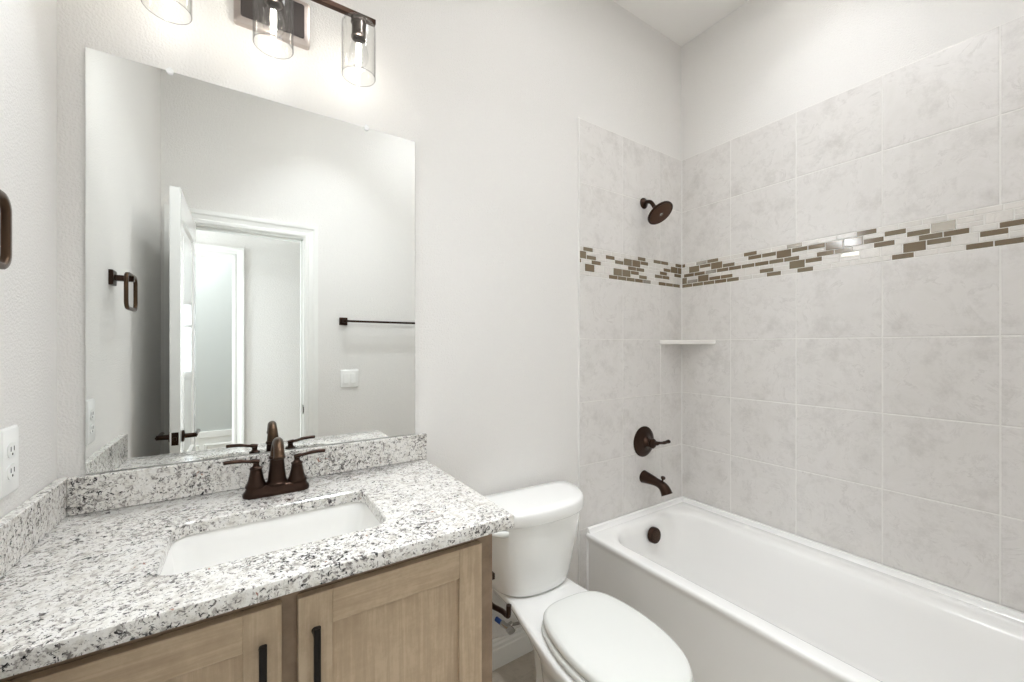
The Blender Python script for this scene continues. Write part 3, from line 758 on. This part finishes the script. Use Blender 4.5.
tube(bm, hp, .0062, 10); obj('supply_hose', bm, M_STEEL, wv, 60)
bm = new_bm(); lathe(bm, [(.014, 0), (.016, .006), (.016, .020), (.013, .024)], (.010, -.095, .174), (0, 0, 1), 12); obj('coupling_nut', bm, M_PLAS, wv, 30)

# toilet paper holder on the cabinet end
tp = thing('toilet_paper_holder', 'dark bronze hooked toilet paper holder on side of vanity cabinet', 'toilet paper holder', (VX1, -.455, .687))
bm = new_bm(); loft(bm, [rr_axis(-.024, .024, -.024, .024, .003, x, 'x') for x in (-.0005, .007)]); obj('mount_plate', bm, M_BRON, tp, 30)
bm = new_bm(); box(bm, .006, .078, -.009, .009, -.009, .009, .002, 2); obj('post', bm, M_BRON, tp)
bm = new_bm(); tube(bm, catmull([(.062, 0, 0), (.062, 0, -.05), (.062, -.004, -.068), (.064, -.018, -.075), (.074, -.050, -.075), (.076, -.072, -.075), (.076, -.082, -.069), (.076, -.084, -.042)], 6), .0072, 12); obj('roll_hook', bm, M_BRON, tp, 50)

# ------------------------------------------------------------------ wall things
tr = thing('towel_ring', 'bronze towel ring on the wall to the left of mirror', 'towel ring', (.0, -.488, 1.583))
bm = new_bm(); loft(bm, [rr_axis(-.026, .026, -.026, .026, .003, x, 'x') for x in (.0005, .010)] + [rr_axis(-.023, .023, -.023, .023, .003, .012, 'x')]); obj('mount_plate', bm, M_BRON, tr, 30)
bm = new_bm(); box(bm, .010, .062, -.010, .010, -.010, .010, .002, 2); obj('post', bm, M_BRON, tr)
bm = new_bm()
path = []
for a0, cx_, cz_ in ((90, .046, -.012), (0, .046, -.082), (-90, -.046, -.082), (180, -.046, -.012)):
    for k in range(7):
        a = R(a0 - 90 * k / 6) if False else R({90: 90, 0: 0, -90: -90, 180: 180}[a0] - 90 * k / 6)
        path.append((cx_ + .024 * math.cos(a), cz_ + .024 * math.sin(a)))
cxr = .053
n = len(path); rings = []
for i in range(n):
    p = Vector((cxr, path[i][0], path[i][1])); t = Vector((0, path[(i + 1) % n][0] - path[i - 1][0], path[(i + 1) % n][1] - path[i - 1][1])).normalized()
    nn = Vector((1, 0, 0)); b = t.cross(nn)
    rings.append([p + nn * .0055 * x + b * .0055 * y for x, y in ((1, .7), (.7, 1), (-.7, 1), (-1, .7), (-1, -.7), (-.7, -1), (.7, -1), (1, -.7))])
loft(bm, rings + [rings[0]], False, False); bmesh.ops.remove_doubles(bm, verts=bm.verts, dist=1e-6)
obj('ring', bm, M_BRON2, tr, 50)

tb = thing('towel_bar', 'long bronze towel bar seen in the mirror beside the doorway', 'towel bar', (.945, FY, 1.515))
for x in (0, .61):
    bm = new_bm(); loft(bm, [rr_axis(x - .026, x + .026, -.026, .026, .003, y, 'y') for y in (.0005, .010)] + [rr_axis(x - .023, x + .023, -.023, .023, .003, .012, 'y')])
    mp = obj('mount_plate', bm, M_BRON, tb, 30)
    bm = new_bm(); box(bm, x - .010, x + .010, .010, .060, -.010, .010, .002, 2); obj('post', bm, M_BRON, mp)
bm = new_bm(); box(bm, -.004, .614, .044, .058, -.007, .007, .002, 2); obj('rail', bm, M_BRON, tb)

def cover_plate(bm, a0, a1, b0, b1, axis, off, s):
    loft(bm, [rr_axis(a0, a1, b0, b1, .004, off, axis), rr_axis(a0, a1, b0, b1, .004, off + s * .003, axis), rr_axis(a0 + .004, a1 - .004, b0 + .004, b1 - .004, .004, off + s * .006, axis)])
sw = thing('light_switch', 'white double rocker light switch seen in the mirror below towel bar', 'light switch', (.985, FY, 1.125))
bm = new_bm(); cover_plate(bm, -.059, .059, -.060, .060, 'y', .0005, 1); obj('cover_plate', bm, M_PLATE, sw, 30)
for x in (-.023, .023):
    bm = new_bm(); box(bm, x - .0165, x + .0165, .006, .0072, -.034, .034, .0005, 1)
    vs = box(bm, x - .0145, x + .0145, .0066, .0095, -.031, .031)
    for v in vs:
        if v.co.z < 0 and v.co.y > .008: v.co.y += .003
    obj('rocker', bm, M_PLATE, sw)

ou = thing('wall_outlet', 'white duplex wall outlet on left wall above granite side splash', 'outlet', (.0, -.255, 1.121))
bm = new_bm(); cover_plate(bm, -.036, .036, -.066, .066, 'x', .0005, 1); obj('cover_plate', bm, M_PLATE, ou, 30)
for z in (-.021, .021):
    bm = new_bm(); loft(bm, [rr_axis(-.017, .017, z - .0145, z + .0145, .011, x, 'x') for x in (.006, .0085)]); s_ = obj('socket', bm, M_PLATE, ou, 30)
    bm = new_bm()
    for y in (-.0065, .0065): box(bm, .0084, .0089, y - .001, y + .001, z - .002, z + .007)
    lathe(bm, [(.0024, 0), (.0024, .0005)], (.0084, 0, z - .008), (1, 0, 0), 12); obj('slot', bm, M_DARK, s_)

# ceiling lamps (above the frame); all but the tub one are added fill
for (lx, ly), lab in ((TUB_LIGHT, 'round white recessed ceiling light above the bathtub'), (TOILET_FILL, 'round white recessed fill light added above the toilet'), (ENTRY_FILL, 'round white recessed fill light added just inside the doorway')):
    dl = thing('unseen_recessed_light', lab, 'ceiling light', (lx, ly, CEIL), group='recessed ceiling lights')
    bm = new_bm(); lathe(bm, [(.095, 0), (.095, -.004), (.078, -.010), (.074, -.008)], (0, 0, 0), (0, 0, 1), 40, True, False); obj('trim_ring', bm, M_TRIM, dl, 40)
    bm = new_bm(); lathe(bm, [(.074, -.004), (.0005, -.004)], (0, 0, 0), (0, 0, 1), 40, True, False); obj('lens', bm, M_LENS, dl)
fl = thing('added_flush_light', 'round white flush fill light added in middle of the bathroom', 'ceiling light', (*ROOM_FILL, CEIL))  # made-up fixture around the room fill
bm = new_bm(); lathe(bm, [(.17, 0), (.17, -.020), (.162, -.034)], (0, 0, 0), (0, 0, 1), 48, True, False); obj('pan', bm, M_TRIM, fl, 40)
bm = new_bm(); lathe(bm, [(.162, -.034), (.140, -.042), (.0005, -.046)], (0, 0, 0), (0, 0, 1), 48, False, False); obj('diffuser', bm, M_LENS, fl, 40)
